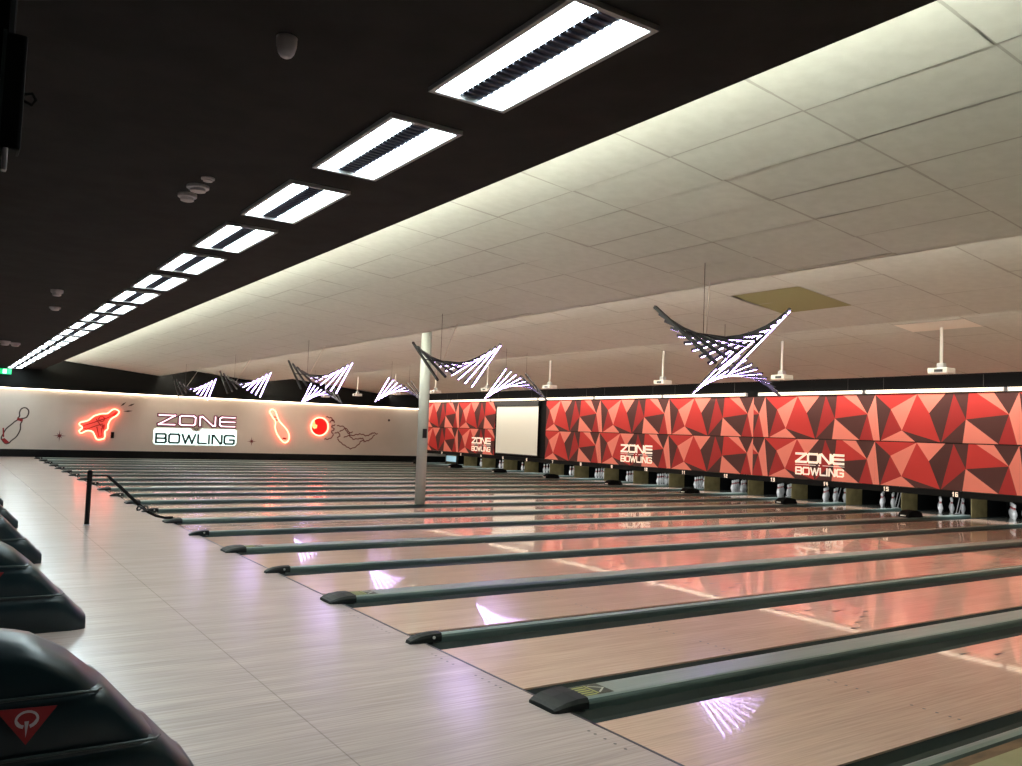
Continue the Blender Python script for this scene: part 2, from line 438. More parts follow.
# ------------------------------------------------------------------ pin ends
pb = bmesh.new()
PPROF = [(.026, 0), (.0285, .008), (.036, .035), (.049, .075), (.0585, .105), (.0605, .118), (.058, .145), (.049, .185), (.037, .22), (.028, .242), (.0235, .255),
         (.0228, .262), (.0235, .275), (.0252, .288), (.0288, .31), (.0318, .335), (.0322, .345), (.029, .362), (.021, .375), (.009, .3805)]
lathe(pb, PPROF, 16, mi=lambda z: 1 if (.248 < z < .258 or .266 < z < .282) else 0)
pin0 = obj('bowling_pin', pb, [M['pin'], M['pinred']], None, True)
ROWS = [('head pin', 0, 0), ('left pin of the second row', 1, .5), ('right pin of the second row', 1, -.5), ('left pin of the third row', 2, 1), ('middle pin of the third row', 2, 0),
        ('right pin of the third row', 2, -1), ('left corner pin of the back row', 3, 1.5), ('centre left pin of the back row', 3, .5),
        ('centre right pin of the back row', 3, -.5), ('right corner pin of the back row', 3, -1.5)]
first = True
for k in range(3, 18):
    yc = (PITCH*k+half_gap(k)+PITCH*(k+1)-half_gap(k+1))/2
    for nm, r, s in ROWS:
        o = pin0 if first else pin0.copy()
        if not first: COL.objects.link(o)
        first = False
        o.location = (18.29+r*.264, yc+s*.3048, 0)
        tag(o, f'red-banded bowling pin, {nm}, lane {NUM[19-k]}', 'bowling pin', f'pins on lane {NUM[19-k]}')
# sweep on lane one
T = thing('pin_sweep', 'pale blue sweep board lowered in front of the pins on lane one', 'sweep board', (17.7, (PITCH*18+GW+PITCH*19-GN)/2, 0))
obj('sweep_board', B(0, .03, -.5, .5, .14, .42, bev=.006), M['blue'], T)
for s in (-1, 1): obj('arm', B(-.02, .05, s*.52-.02, s*.52+.02, 0, .5, bev=.004), M['blackgloss'], T)
# kickbacks: one board each side of every pin deck
for k in range(1, 20):
    for s in (1, -1):
        lk = k if s == -1 else k-1       # lane that the board faces
        if not -1 <= lk <= 18: continue
        hc = .135 if k % 2 == 0 else .045
        y = PITCH*k-s*(hc+.0)
        bm = bmesh.new(); ya, yb = sorted((y+s*.002, y+s*.022))
        if s == 1:
            box(bm, 17.82, 18.55, ya, yb, -.09, .69, 0)
            box(bm, 18.55, 19.48, ya, yb, -.09, .69, 1)
        else:
            box(bm, 18.25, 19.48, ya, yb, -.09, .69, 1)
            if k % 2 == 0: box(bm, 18.25, 18.28, y-2*hc+.03, y-.03, -.05, .69, 1)
        side = 'left' if s == 1 else 'right'
        tag(obj('kickback_board', bm, [M['olive'], M['pit']]), f'{"olive" if s == 1 else "black"} kickback board on the {side} of the pins of lane {NUM[19-lk]}', 'kickback board', 'kickback boards')
        if s == -1 and 3 <= lk <= 17:
            bm = bmesh.new(); yy = y+.14
            tube(bm, [(18.0, yy, .05), (18.2, yy-.02, .62)], .008, 6); tube(bm, [(17.9, yy+.02, .05), (18.1, yy, .62)], .008, 6); tube(bm, [(17.86, yy+.02, .05), (18.04, yy, .05)], .012, 6)
            tag(obj('sweep_arm', bm, M['grey_metal']), f'thin slanted grey sweep arm right of the pins of lane {NUM[19-lk]}', 'sweep arm', 'sweep arms')
# ------------------------------------------------------------------ masking panels
VV = [((0, 1), (0, 0), (.039, 0), 'P'), ((0, 1), (.045, 0), (.122, .68), 'D'), ((0, 1), (.32, 1), (.122, .68), 'R'), ((.32, 1), (.208, .23), (.122, .68), 'P'),
      ((.122, .68), (.208, .23), (.045, 0), 'R2'), ((.208, .23), (.307, 0), (.045, 0), 'P'), ((.32, 1), (.408, .6), (.487, 0), (.208, .23), 'R'),
      ((.208, .23), (.487, 0), (.307, 0), 'D'), ((.32, 1), (.523, 1), (.408, .6), 'P'), ((.523, 1), (.58, 1), (.495, 0), (.487, 0), (.408, .6), 'D'),
      ((.58, 1), (.662, .474), (.495, 0), 'R2'), ((.58, 1), (.68, 1), (.662, .474), 'D'), ((.662, .474), (.641, 0), (.495, 0), 'D'),
      ((.68, 1), (.731, 1), (.937, .573), (.662, .474), 'R'), ((.731, 1), (.844, 1), (.937, .573), 'P'), ((.844, 1), (1, 1), (.937, .573), 'D'),
      ((.662, .474), (.937, .573), (.873, 0), 'D'), ((.662, .474), (.873, 0), (.641, 0), 'P'), ((.937, .573), (.987, 0), (.873, 0), 'R2'), ((1, 1), (.937, .573), (.987, 0), (1, 0), 'P')]
def clip(poly, lo, hi):
    for lim, sg in ((lo, 1), (hi, -1)):
        out = []
        for i in range(len(poly)):
            a, b = poly[i-1], poly[i]
            ia, ib = sg*(a[0]-lim) >= -1e-9, sg*(b[0]-lim) >= -1e-9
            if ia != ib:
                t = (lim-a[0])/(b[0]-a[0]); out.append((lim, a[1]+t*(b[1]-a[1])))
            if ib: out.append(b)
        poly = out
        if len(poly) < 3: return []
    return poly
ZB, ZM, ZT = .68, 1.785, 2.965
W_ = 3.454
MI = {'P': 0, 'R': 1, 'R2': 2, 'D': 3}
def glyph(ch):
    return {'Z': [[(0, 1), (1, 1), (0, 0), (1, 0)]], 'O': [[(.12, 0), (.88, 0), (1, .15), (1, .85), (.88, 1), (.12, 1), (0, .85), (0, .15), (.12, 0)]],
            'N': [[(0, 0), (0, .96), (.14, 1), (.86, 0), (1, .04), (1, 1)]], 'E': [[(1, 1), (.12, 1), (0, .85), (0, .15), (.12, 0), (1, 0)], [(0, .5), (1, .5)]],
            'B': [[(0, 0), (0, 1), (.85, 1), (.97, .88), (.97, .62), (.85, .5), (0, .5)], [(.85, .5), (1, .38), (1, .12), (.87, 0), (0, 0)]],
            'W': [[(0, 1), (.25, 0), (.5, .92), (.75, 0), (1, 1)]], 'L': [[(0, 1), (0, .1), (.1, 0), (1, 0)]], 'I': [[(0, 0), (0, 1)]],
            'G': [[(1, .9), (.88, 1), (.12, 1), (0, .85), (0, .15), (.12, 0), (.88, 0), (1, .12), (1, .48), (.55, .48)]],
            '1': [[(.2, .8), (.5, 1), (.5, 0)]], '2': [[(0, 1), (1, 1), (1, .5), (0, .5), (0, 0), (1, 0)]], '3': [[(0, 1), (1, 1), (1, 0), (0, 0)], [(.2, .5), (1, .5)]],
            '4': [[(0, 1), (0, .45), (1, .45)], [(.75, 1), (.75, 0)]], '5': [[(1, 1), (0, 1), (0, .55), (1, .55), (1, 0), (0, 0)]], '6': [[(1, 1), (0, 1), (0, 0), (1, 0), (1, .5), (0, .5)]],
            '7': [[(0, 1), (1, 1), (.4, 0)]], '8': [[(0, 0), (1, 0), (1, 1), (0, 1), (0, 0)], [(0, .5), (1, .5)]], '9': [[(0, 0), (1, 0), (1, 1), (0, 1), (0, .5), (1, .5)]],
            '0': [[(0, 0), (1, 0), (1, 1), (0, 1), (0, 0)]]}[ch]
def word(bm, txt, u0, u1, v0, v1, w, fn, d0, d1, widths, gap=.22, mi=0):
    tot = sum(widths)+gap*(len(txt)-1); sc = (u1-u0)/tot; u = u0
    for ch, wd in zip(txt, widths):
        for pl in glyph(ch):
            stroke(bm, [(u+p[0]*wd*sc, v0+p[1]*(v1-v0)) for p in pl], w, fn, d0, d1, mi)
        u += (wd+gap)*sc
ZW, BWD = [1, 1, 1, 1], [1, 1.05, 1.35, .85, .06, 1, 1.05]
def logo(parent, yl, yr):
    bm = bmesh.new()
    fn = lambda u, v, d: (-.012-d, -u, v)
    u0, u1 = -yl, -yr
    word(bm, 'ZONE', u0+.03, u1-.03, 1.155, 1.375, .062, fn, 0, .006, ZW, .2)
    prism(bm, [(u0, 1.085), (u0+.43*(u1-u0), 1.085), (u0+.43*(u1-u0), 1.072), (u0, 1.072)], fn, 0, .006)
    prism(bm, [(u0+.57*(u1-u0), 1.085), (u1, 1.085), (u1, 1.072), (u0+.57*(u1-u0), 1.072)], fn, 0, .006)
    prism(bm, [(u0+.49*(u1-u0), 1.095), (u0+.515*(u1-u0), 1.095), (u0+.515*(u1-u0), 1.065), (u0+.49*(u1-u0), 1.065)], fn, 0, .006)
    word(bm, 'BOWLING', u0+.03, u1-.03, .825, 1.0, .042, fn, 0, .006, BWD, .3)
    obj('logo_lettering', bm, M['logo'], parent)
PANELS = [  # unit left edge, visible from, to, where, logo span
    (1.727, 1.727, -1.727, 'lanes nineteen and twenty', None), (5.18, 5.18, 1.727, 'lanes seventeen and eighteen', None),
    (8.635, 8.635, 5.18, 'lanes fifteen and sixteen', None), (12.09, 12.09, 8.635, 'lanes thirteen and fourteen', (10.85, 9.32)),
    (15.544, 12.5, 12.09, 'the join right of lane twelve', None), (15.96, 15.96, 12.5, 'lanes eleven and twelve', None),
    (19.41, 19.41, 15.96, 'lanes nine and ten', (18.07, 16.5)), (22.87, 22.5, 19.41, 'lanes seven and eight, right of the white screen', None),
    (29.45, 29.45, 26.15, 'lanes three and four, left of the white screen', (27.98, 26.42)), (32.9, 32.85, 29.45, 'lanes one and two, behind the column', None)]
for yl, ya, yb, where, lg in PANELS:
    yl -= .17
    if ya not in (22.5, 29.45, 32.85): ya -= .17
    if ya == 29.45: ya = yl
    if yb != 26.15: yb -= .17
    for z0, z1_, which in ((ZM, ZT, 'upper'), (ZB, ZM, 'lower')):
        T = thing('masking_panel', f'{which} red faceted masking panel above {where}', 'wall panel', (XP, 0, 0), 'red faceted masking panels')
        bm = bmesh.new()
        lo, hi = (yl-ya)/W_, (yl-yb)/W_
        for v in VV:
            pl = clip(list(v[:-1]), lo, hi)
            if not pl: continue
            off = .018 if which == 'lower' else 0       # the lower print sits a little further left
            quad(bm, [(0, yl-s*W_, z0+.012+t*(z1_-z0-.024)) for s, t in pl], MI[v[-1]])
        obj('printed_face', bm, [M['P'], M['R'], M['R2'], M['D']], T)
        obj('backing', B(.005, .05, yb+.004, ya-.004, z0+.008, z1_-.008), M['black'], T)
        if lg and which == 'lower': logo(T, *lg)
struct('trim_5', B(XP-.02, XP+.06, -9, 32.85, .535, .68), M['black'])
for k in range(-1, 19):
    n = 19-k
    yc = PITCH*(k+.5)+.36
    T = thing('lane_number', f'small white lane number {NUM[n]} on the black strip under the red panels', 'number sign', (XP-.03, yc, .605), 'lane numbers')
    obj('plate', B(-.002, .008, -.10, .10, -.06, .06), M['black'], T)
    bm = bmesh.new(); txt = str(n); fn = lambda u, v, d: (-.004-d, -u, v)
    if len(txt) == 2: word(bm, txt, -.06, .06, -.042, .042, .024, fn, 0, .003, [1, 1], .75)
    else: word(bm, txt, -.028, .028, -.042, .042, .024, fn, 0, .003, [1], .7)
    obj('digits', bm, M['logo'], T)
# strip lights above the panels
segs = [(-1.68, 1.72), (1.78, 5.2), (5.26, 8.66), (8.72, 12.06), (12.5, 15.92), (15.98, 19.4), (19.46, 22.85), (22.91, 26.3), (26.36, 29.7), (29.76, 32.8)]
for i, (a, b) in enumerate(segs):
    T = thing('strip_light', f'long white strip light above the red panels, {ORD[i+1]} from the right', 'light', (XP-.10, (a+b)/2, 3.02), 'strip lights above the panels')
    h = (b-a)/2
    obj('diffuser', B(-.055, .03, -h+.03, h-.03, -.045, .04, bev=.01), M['bar'], T)
    for s in (-1, 1):
        obj('end_bracket', B(-.06, .035, s*(h-.03)-.03*(s < 0), s*(h-.03)+.03*(s > 0), -.05, .045), M['grey_metal'], T)
        obj('hanger_wire', tube(bmesh.new(), [(0, s*h*.72, .04), (0, s*h*.72, 1.0)], .004, 5), M['dcable'], T)
# projection screen
T = thing('projection_screen', 'white roll-down projection screen hanging between the red panels', 'projection screen', (XP-.08, 24.42, 0))
obj('casing', B(-.06, .06, -1.56, 1.56, 2.74, 2.95, bev=.01), M['blackgloss'], T)
obj('fabric', B(-.003, .003, -1.50, 1.50, .80, 2.74), M['screen'], T)
obj('weight_bar', B(-.02, .02, -1.53, 1.53, .765, .80, bev=.006), M['blackgloss'], T)
struct('trim_6', B(XP+.06, XP+.12, 22.45, 26.2, .68, 2.99), M['black'])
# pin deck lamp behind the masking (a real lamp row)
def area(name, loc, rot, sx, sy, e, col=(1, 1, 1), spread=180):
    l = bpy.data.lights.new(name, 'AREA'); l.shape = 'RECTANGLE'; l.size = sx; l.size_y = sy; l.energy = e; l.color = col; l.spread = math.radians(spread)
    o = bpy.data.objects.new(name, l); COL.objects.link(o); o.location = loc; o.rotation_euler = rot
    return o
area('pin_deck_lamp', (16.9, 15.5, .66), (0, -math.radians(38), 0), .08, 34, 230, (.95, .98, 1))

for j in range(5):  # unseen area lights added to brighten the red panels
    area('added_panel_fill', (15.46, 1.5+7.4*j, 3.25), (0, -math.radians(72), 0), .06, 7.2, 44, (1, .9, .8), 150)
# ------------------------------------------------------------------ ceiling light troffers
def make_troffer():
    T = thing('ceiling_light', '', 'ceiling light', (0, 0, 0), 'row of recessed ceiling lights')
    hx, hy = .245, .634
    bm = bmesh.new()
    for a in ((-hx, -hx+.028, -hy, hy), (hx-.028, hx, -hy, hy), (-hx+.028, hx-.028, -hy, -hy+.028), (-hx+.028, hx-.028, hy-.028, hy)):
        box(bm, a[0], a[1], a[2], a[3], -.026, .0)
    obj('frame', bm, M['grey_metal'], T)
    for s in (-1, 1):
        a, b = sorted((s*.068, s*(hx-.028)))
        obj('diffuser', B(a, b, -hy+.03, hy-.03, -.005, -.002), M['troffer'], T)
    bm = bmesh.new(); box(bm, -.066, .066, -hy+.03, hy-.03, -.003, -.001)
    for i in range(22):
        y = -hy+.06+i*(2*hy-.12)/21
        box(bm, -.064, .064, y-.003, y+.003, -.016, -.003)
    obj('louvre', bm, M['louvre'], T)
    return T
t0 = make_troffer()
XL = -.90-.0
for i in range(21):
    lab = f'recessed white ceiling light, {ORD[i+1]} in the row counted from the camera'
    y = -.81+1.727*i
    if i == 0: t0.location = (XL, y, ZD); t0['label'] = lab
    else: dup(t0, (XL, y, ZD), lab)

# ------------------------------------------------------------------ detectors
def detector(x, y, r, h, label, dome=False):
    T = thing('smoke_detector' if not dome else 'motion_sensor', label, 'detector', (x, y, ZD))
    if dome:
        bm = bmesh.new()
        prof = [(.047, 0), (.049, -.012), (.047, -.045), (.039, -.075), (.027, -.092), (.013, -.10)]
        lathe(bm, prof, 20); obj('cover', bm, M['detector'], T, True)
        obj('base', lathe(bmesh.new(), [(.05, -.004), (.05, 0)], 20), M['detector'], T)
    else:
        obj('base', lathe(bmesh.new(), [(r, 0), (r, -h*.4), (r*.92, -h*.5)], 18), M['detector'], T)
        obj('sensor_head', lathe(bmesh.new(), [(r*.7, -h*.5), (r*.7, -h*.9), (r*.5, -h)], 16), M['detector'], T)
detector(-1.96, -.26, .08, .16, 'grey domed motion sensor hanging alone from the black ceiling', True)
detector(-1.66, 3.0, .075, .06, 'smoke detector on the black ceiling, leftmost of a close trio')
detector(-1.652, 2.69, .085, .05, 'smoke detector on the black ceiling, middle of a close trio')
detector(-1.647, 2.41, .05, .03, 'small flat detector on the black ceiling, rightmost of a close trio')
detector(-1.91, 9.83, .085, .09, 'pale detector further down the black ceiling, upper of a pair')
detector(-1.715, 12.05, .09, .06, 'flat pale detector further down the black ceiling, lower of a pair')
detector(-1.97, 20.7, .13, .11, 'far pale detector near the left edge, left of a distant pair')
detector(-1.724, 21.1, .12, .09, 'far pale detector near the left edge, right of a distant pair')
# faint access hatch outlines in the black ceiling stay part of the ceiling: thin raised trims
# monitor hung at the top left
T = thing('overhead_monitor', 'dark overhead monitor hanging at the top left corner', 'monitor', (-3.4, -1.0, ZD))
obj('casing', B(-.5, .335, -.05, .05, -1.0, -.62, bev=.01), M['black'], T)
obj('pole', tube(bmesh.new(), [(.27, 0, -.62), (.27, 0, 0)], .03, 10), M['black'], T)
obj('edge_strip', B(.265, .275, -.062, -.05, -1.0, -.62), M['gutter'], T)
obj('hook', tube(bmesh.new(), [(.335, 0, -.80), (.36, 0, -.79), (.372, 0, -.81), (.36, 0, -.83), (.335, 0, -.82)], .005, 6), M['black'], T)
obj('connector', B(.285, .30, -.06, -.03, -1.075, -1.0, bev=.004), M['detector'], T)
# exit sign
T = thing('exit_sign', 'green glowing exit sign on the far wall at the left edge', 'exit sign', (-1.2, YW-.06, 3.34))
obj('sign_face', B(-.36, .22, -.03, .05, -.11, .11, bev=.01), M['green'], T)
obj('pictogram', B(-.08, .05, -.034, -.03, -.085, .085), M['exitw'], T)

# ------------------------------------------------------------------ light sculptures
def make_sculpture(sgn):
    """eleven light rods twisted along X, lit on the under side; sgn=+1: steepest lit rod at the +X end"""
    T = thing('light_sculpture', '', 'light sculpture', (0, 0, 0))
    n = 11; sp = .12
    for i in range(n):
        x = sgn*(.6-.12*i); ph = math.radians(38-7.4*i)
        d = Vector((0, -math.cos(ph), math.sin(ph))); nn = Vector((0, -math.sin(ph), -math.cos(ph)))
        def bar(off, hl, hw, ht):
            bm = bmesh.new(); c = Vector((x, 0, 0))+nn*off
            ex = Vector((1, 0, 0))
            vs = [bm.verts.new(c+d*hl*a+ex*hw*b+nn*ht*e) for a in (-1, 1) for b in (-1, 1) for e in (-1, 1)]
            for f in ((0, 1, 3, 2), (4, 5, 7, 6), (0, 1, 5, 4), (2, 3, 7, 6), (0, 2, 6, 4), (1, 3, 7, 5)): bm.faces.new([vs[j] for j in f])
            return bm
        r = obj('light_rod', bar(0, .58, .017, .017), M['rod'], T)
        obj('diffuser', bar(.0168, .56, .0115, .001), M['lav'], r)
    obj('spine', tube(bmesh.new(), [(-.62, 0, .02), (.62, 0, .02)], .011, 8), M['rod'], T)
    return T
AY = [2.41, 8.37, 14.65, 20.5, 26.4]
BY = [5.88, 12.7, 18.9, 25.2]
ZA = 2.80
def cables(T, x, ys, ztop, m):
    for y in ys:
        obj('cable', tube(bmesh.new(), [(x, 0, .02), (x, 0, ztop)], .006, 6), m, T)
sa = make_sculpture(1); sb = make_sculpture(-1)
obj('cable', tube(bmesh.new(), [(-.25, 0, .03), (.60, .75, z2(4.65)-ZA+.01)], .007, 6), M['cable'], sa)
obj('cable', tube(bmesh.new(), [(-.30, 0, .03), (-.30, 0, z1(3.75)-ZA+.01)], .004, 6), M['dcable'], sa)
obj('cable', tube(bmesh.new(), [(.30, 0, .03), (.30, 0, z2(8.55)-ZA+.01)], .004, 6), M['dcable'], sb)
obj('cable', tube(bmesh.new(), [(-.30, 0, .03), (-.30, 0, z2(7.95)-ZA+.01)], .004, 6), M['dcable'], sb)
WA = ['nearest and largest in view', 'upper one beside the round column', 'upper one above the red ball', 'above the neon bowling pin', 'furthest away, above the neon lettering']
WB = ['lower one below the largest', 'lower one before the white screen', 'lower one just left of the column', 'lower one above the red ball']
for i, y in enumerate(AY):
    lab = 'twisted fan of lavender light rods, '+WA[i]
    if i == 0: sa.location = (4.05, y, ZA); sa['label'] = lab; sa['group'] = 'twisted light sculptures'
    else: dup(sa, (4.05, y, ZA), lab, 'twisted light sculptures')
for i, y in enumerate(BY):
    lab = 'twisted fan of lavender light rods, '+WB[i]
    if i == 0: sb.location = (8.25, y, ZA); sb['label'] = lab; sb['group'] = 'twisted light sculptures'
    else: dup(sb, (8.25, y, ZA), lab, 'twisted light sculptures')

# ------------------------------------------------------------------ projectors
T = thing('projector', '', 'projector', (0, 0, 0), 'ceiling projectors')
bm = bmesh.new(); box(bm, -.14, .14, -.175, .175, -.05, .05, bev=.018); obj('body', bm, M['white_metal'], T)
bm = lathe(bmesh.new(), [(.04, 0), (.045, .03), (.036, .045)], 16); bmesh.ops.rotate(bm, verts=bm.verts[:], cent=(0, 0, 0), matrix=Matrix.Rotation(math.pi/2, 3, 'Y')); bmesh.ops.translate(bm, verts=bm.verts[:], vec=(.13, -.06, .0))
obj('lens', bm, M['lens'], T)
obj('connector_panel', B(-.146, -.138, -.10, .05, -.028, .02), M['blackgloss'], T)
obj('bracket', B(-.05, .05, -.06, .06, .05, .135, bev=.01), M['grey_metal'], T)
obj('pole', tube(bmesh.new(), [(0, 0, .13), (0, 0, z3(11.07)-2.99)], .024, 12), M['white_metal'], T)
PY = [3.79, 7.14, 10.6, 15.14, 18.44, 21.82, 25.0, 28.5, 32.0]
for i, y in enumerate(PY):
    lab = f'white ceiling projector on a pole, {ORD[i+1]} counted from the right'
    if i == 0: T.location = (11.07, y, 2.99); T['label'] = lab
    else: dup(T, (11.07, y, 2.99), lab)

# ------------------------------------------------------------------ column, barrier
T = thing('column', 'round pale grey column standing between the lanes', 'column', (5.45, PITCH*7, .05))
obj('shaft', lathe(bmesh.new(), [(.112, 0), (.112, 4.05)], 28), M['column'], T, True)
obj('switch_box', B(-.06, .03, -.135, -.10, 1.42, 1.62, bev=.006), M['blackgloss'], T)
T = thing('barrier_post', 'slim black barrier post standing on the approach', 'post', (-1.25, 10.29, 0))
obj('shaft', tube(bmesh.new(), [(0, 0, .0), (0, 0, .79)], .036, 12), M['black'], T)
obj('cap', lathe(bmesh.new(), [(.04, .79), (.036, .825), (.016, .84)], 14), M['black'], T)
obj('foot_plate', lathe(bmesh.new(), [(.05, 0), (.05, .012)], 16), M['grey_metal'], T)
rp = [(-1.22, 10.29, .765), (-1.12, 10.3, .76), (-1.02, 10.3, .755), (-.985, 10.3, .74), (-.81, 10.3, .58), (-.65, 10.3, .425), (-.50, 10.31, .285), (-.37, 10.32, .18), (-.24, 10.34, .11), (-.10, 10.36, .075), (.02, 10.36, .078)]
bm = bmesh.new(); tube(bm, rp, [.009, .009, .012, .022, .026, .026, .026, .024, .022, .02, .02], 8)
T = thing('barrier_belt', 'black barrier belt sloping from the post down to a lane divider', 'belt', (0, 0, 0))
obj('belt', bm, M['black'], T, True)
bm = bmesh.new(); tube(bm, [(-.46+.08*math.cos(a), 10.31+.05*math.sin(a), .24+.035*math.sin(2*a)) for a in [i*math.pi/6 for i in range(12)]], .016, 6, closed=True)
obj('belt_clip', bm, M['blackgloss'], T, True)

# ------------------------------------------------------------------ ball returns
def interp(x, pts):
    for (a, va), (b, vb) in zip(pts[:-1], pts[1:]):
        if a <= x <= b: return va+(vb-va)*(x-a)/(b-a)
    return pts[-1][1] if x > pts[-1][0] else pts[0][1]
HP = [(-4.25, .10), (-4.05, .40), (-3.8, .60), (-3.5, .71), (-3.2, .745), (-2.96, .73), (-2.80, .70), (-2.65, .615), (-2.5, .48), (-2.34, .30), (-2.22, .17), (-2.155, .10)]
def shell(bm, w, z0, z1, xa, xb, dx=0.0, crown=0.0):
    """one moulded cover: profile follows HP (shifted dx), capped at z1, sides of half width w"""
    N = 34; rings = []
    for i in range(N+1):
        t = i/N; x = xa+(xb-xa)*(.5-.5*math.cos(math.pi*t))
        h = max(z0+.004, min(interp(x-dx, HP), z1))
        f = min(1, max(.0, (xb-x))/.10); g = min(1, max(.0, (x-xa))/.12)
        ww = w*(.80+.20*math.sqrt(min(1, f)))*(.80+.20*math.sqrt(min(1, g)))
        e = min(.07, (h-z0)*.5)
        sec = [(-ww, z0), (-ww*1.0, h-e), (-ww+e*.25, h-e*.42), (-ww+e*.75, h-e*.1), (-ww*.45, h), (0, h+crown*.3), (ww*.45, h), (ww-e*.75, h-e*.1), (ww-e*.25, h-e*.42), (ww, h-e), (ww, z0)]
        rings.append([bm.verts.new((x, y, z)) for y, z in sec])
    for A, Bq in zip(rings[:-1], rings[1:]):
        for k in range(10): bm.faces.new([A[k], A[k+1], Bq[k+1], Bq[k]])
        bm.faces.new([A[10], A[0], Bq[0], Bq[10]])
    bm.faces.new(rings[0]); bm.faces.new(rings[-1])
    return bm
T = thing('ball_return', '', 'ball return', (0, 0, 0), 'dark ball return covers')
obj('base_cover', shell(bmesh.new(), .265, 0, .29, -4.25, -2.145), M['shell'], T, True)
obj('middle_cover', shell(bmesh.new(), .25, .02, .52, -4.2, -2.30, -.012), M['shell'], T, True)
obj('top_cover', shell(bmesh.new(), .228, .04, 2, -4.15, -2.545, -.02, .05), M['shell'], T, True)
for nm, pz, wd, xe in (('lower_trim', .283, .266, -2.315), ('upper_trim', .515, .25, -2.56)):
    pts = [(-3.9, -wd, pz), (-3.2, -wd, pz), (-2.8, -wd, pz), (xe-.08, -wd, pz-.004), (xe-.02, -wd*.96, pz-.008), (xe, -wd*.86, pz-.004)]
    obj(nm, tube(bmesh.new(), pts, .007, 8), M['gutter'], T, True)
fn = lambda u, v, d: (u+.027, -.252-d, v)
bm = bmesh.new(); prism(bm, [(-2.968, .482), (-2.752, .472), (-2.857, .332)], fn, 0, .004, 0)
em = obj('emblem', bm, M['emblem'], T)
bm = bmesh.new()
for i in range(20):
    if i in (14, 15): continue
    a0, a1 = 2*math.pi*i/20, 2*math.pi*(i+1)/20
    def wv(a): return .013 if math.sin(a) < -.2 else .009
    prism(bm, [(-2.858+.043*math.cos(a0), .432+.036*math.sin(a0)), (-2.858+.043*math.cos(a1), .432+.036*math.sin(a1)),
               (-2.858+(.043-wv(a1))*math.cos(a1), .432+(.036-wv(a1))*math.sin(a1)), (-2.858+(.043-wv(a0))*math.cos(a0), .432+(.036-wv(a0))*math.sin(a0))], fn, .004, .006, 0)
prism(bm, [(-2.866, .425), (-2.850, .425), (-2.853, .405), (-2.859, .362)], fn, .004, .006, 0)
obj('emblem_mark', bm, M['emblemw'], em)
for i, k in enumerate(range(0, 19, 2)):
    lab = 'dark ball return with red triangle emblem, '+('nearest the camera at bottom left' if i == 0 else f'{ORD[i+1]} from the camera')
    if i == 0: T.location = (-.03, 0, 0); T['label'] = lab
    else: dup(T, (-.03, PITCH*k, 0), lab)

# ------------------------------------------------------------------ cream wall art
wf = lambda u, v, d: (u, YW-d, v)
def art(name, label, cat): return thing(name, label, cat, (0, 0, 0))
def smoothc(pts, n=4, closed=True):
    P = [Vector(p) for p in pts]; out = []; N = len(P)
    for i in range(N if closed else N-1):
        if closed: p0, p1, p2, p3 = P[i-1], P[i], P[(i+1) % N], P[(i+2) % N]
        else: p0, p1, p2, p3 = P[max(i-1, 0)], P[i], P[i+1], P[min(i+2, N-1)]
        for j in range(n):
            t = j/n
            out.append(.5*((2*p1)+(p2-p0)*t+(2*p0-5*p1+4*p2-p3)*t*t+(3*p1-p0-3*p2+p3)*t**3))
    if not closed: out.append(P[-1])
    return [(p.x, p.y) for p in out]
def neon_tube(name, pts, r, parent, m, closed=True, d=.09, n=4):
    q = smoothc(pts, n, closed)
    return obj(name, tube(bmesh.new(), [wf(u, v, d) for u, v in q], r, 8, closed), m, parent, True)
# painted pin
PIN_HEAD = [(-0.503, 1.512), (-0.364, 1.558), (-0.3, 1.678), (-0.294, 1.824), (-0.376, 1.926), (-0.479, 1.933), (-0.561, 1.871), (-0.603, 1.741), (-0.595, 1.607), (-0.645, 1.506)]
PIN_BODY = [(-0.499, 1.437), (-0.54, 1.29), (-0.541, 1.057), (-0.651, 0.793), (-0.825, 0.615), (-0.895, 0.526), (-1.018, 0.512), (-1.142, 0.664), (-1.157, 0.75), (-1.115, 0.866), (-1.028, 1.07), (-0.865, 1.249), (-0.675, 1.43)]
T = art('painted_pin', 'tilted outline of a bowling pin painted on the cream wall at far left', 'wall painting')
bm = bmesh.new(); stroke(bm, smoothc(PIN_HEAD), .046, wf, .002, .008, 0, True); stroke(bm, smoothc(PIN_BODY), .046, wf, .002, .008, 0, True)
obj('outline', bm, M['inkdark'], T)
bm = bmesh.new(); prism(bm, [(-0.657, 1.547), (-0.461, 1.479), (-0.475, 1.44), (-0.668, 1.50)], wf, .002, .009); prism(bm, [(-0.67, 1.49), (-0.478, 1.43), (-0.487, 1.385), (-0.69, 1.44)], wf, .002, .0085); prism(bm, [(-1.017, 0.495), (-1.163, 0.681), (-1.056, 0.724), (-0.872, 0.556)], wf, .002, .009)
stroke(bm, [(-1.12, 1.10), (-1.09, .78)], .05, wf, .002, .009)
obj('bands', bm, M['inkred'], T)
def star(x, z, r, label):
    bm = bmesh.new()
    for i in range(8):
        a = i*math.pi/4; rr = r*(1 if i % 2 == 0 else .6)
        prism(bm, [(x+rr*math.cos(a), z+rr*math.sin(a)), (x+r*.16*math.cos(a+.6), z+r*.16*math.sin(a+.6)), (x+r*.16*math.cos(a-.6), z+r*.16*math.sin(a-.6))], wf, .002, .006+.0004*i)
    prism(bm, [(x+r*.25*math.cos(i*math.pi/5), z+r*.25*math.sin(i*math.pi/5)) for i in range(10)], wf, .002, .010)
    tag(obj('painted_star', bm, M['ink']), label, 'wall painting')
star(.855, .865, .24, 'small painted starburst between the painted pin and the neon ray gun')
star(8.648, .832, .22, 'small painted starburst right of the neon lettering')
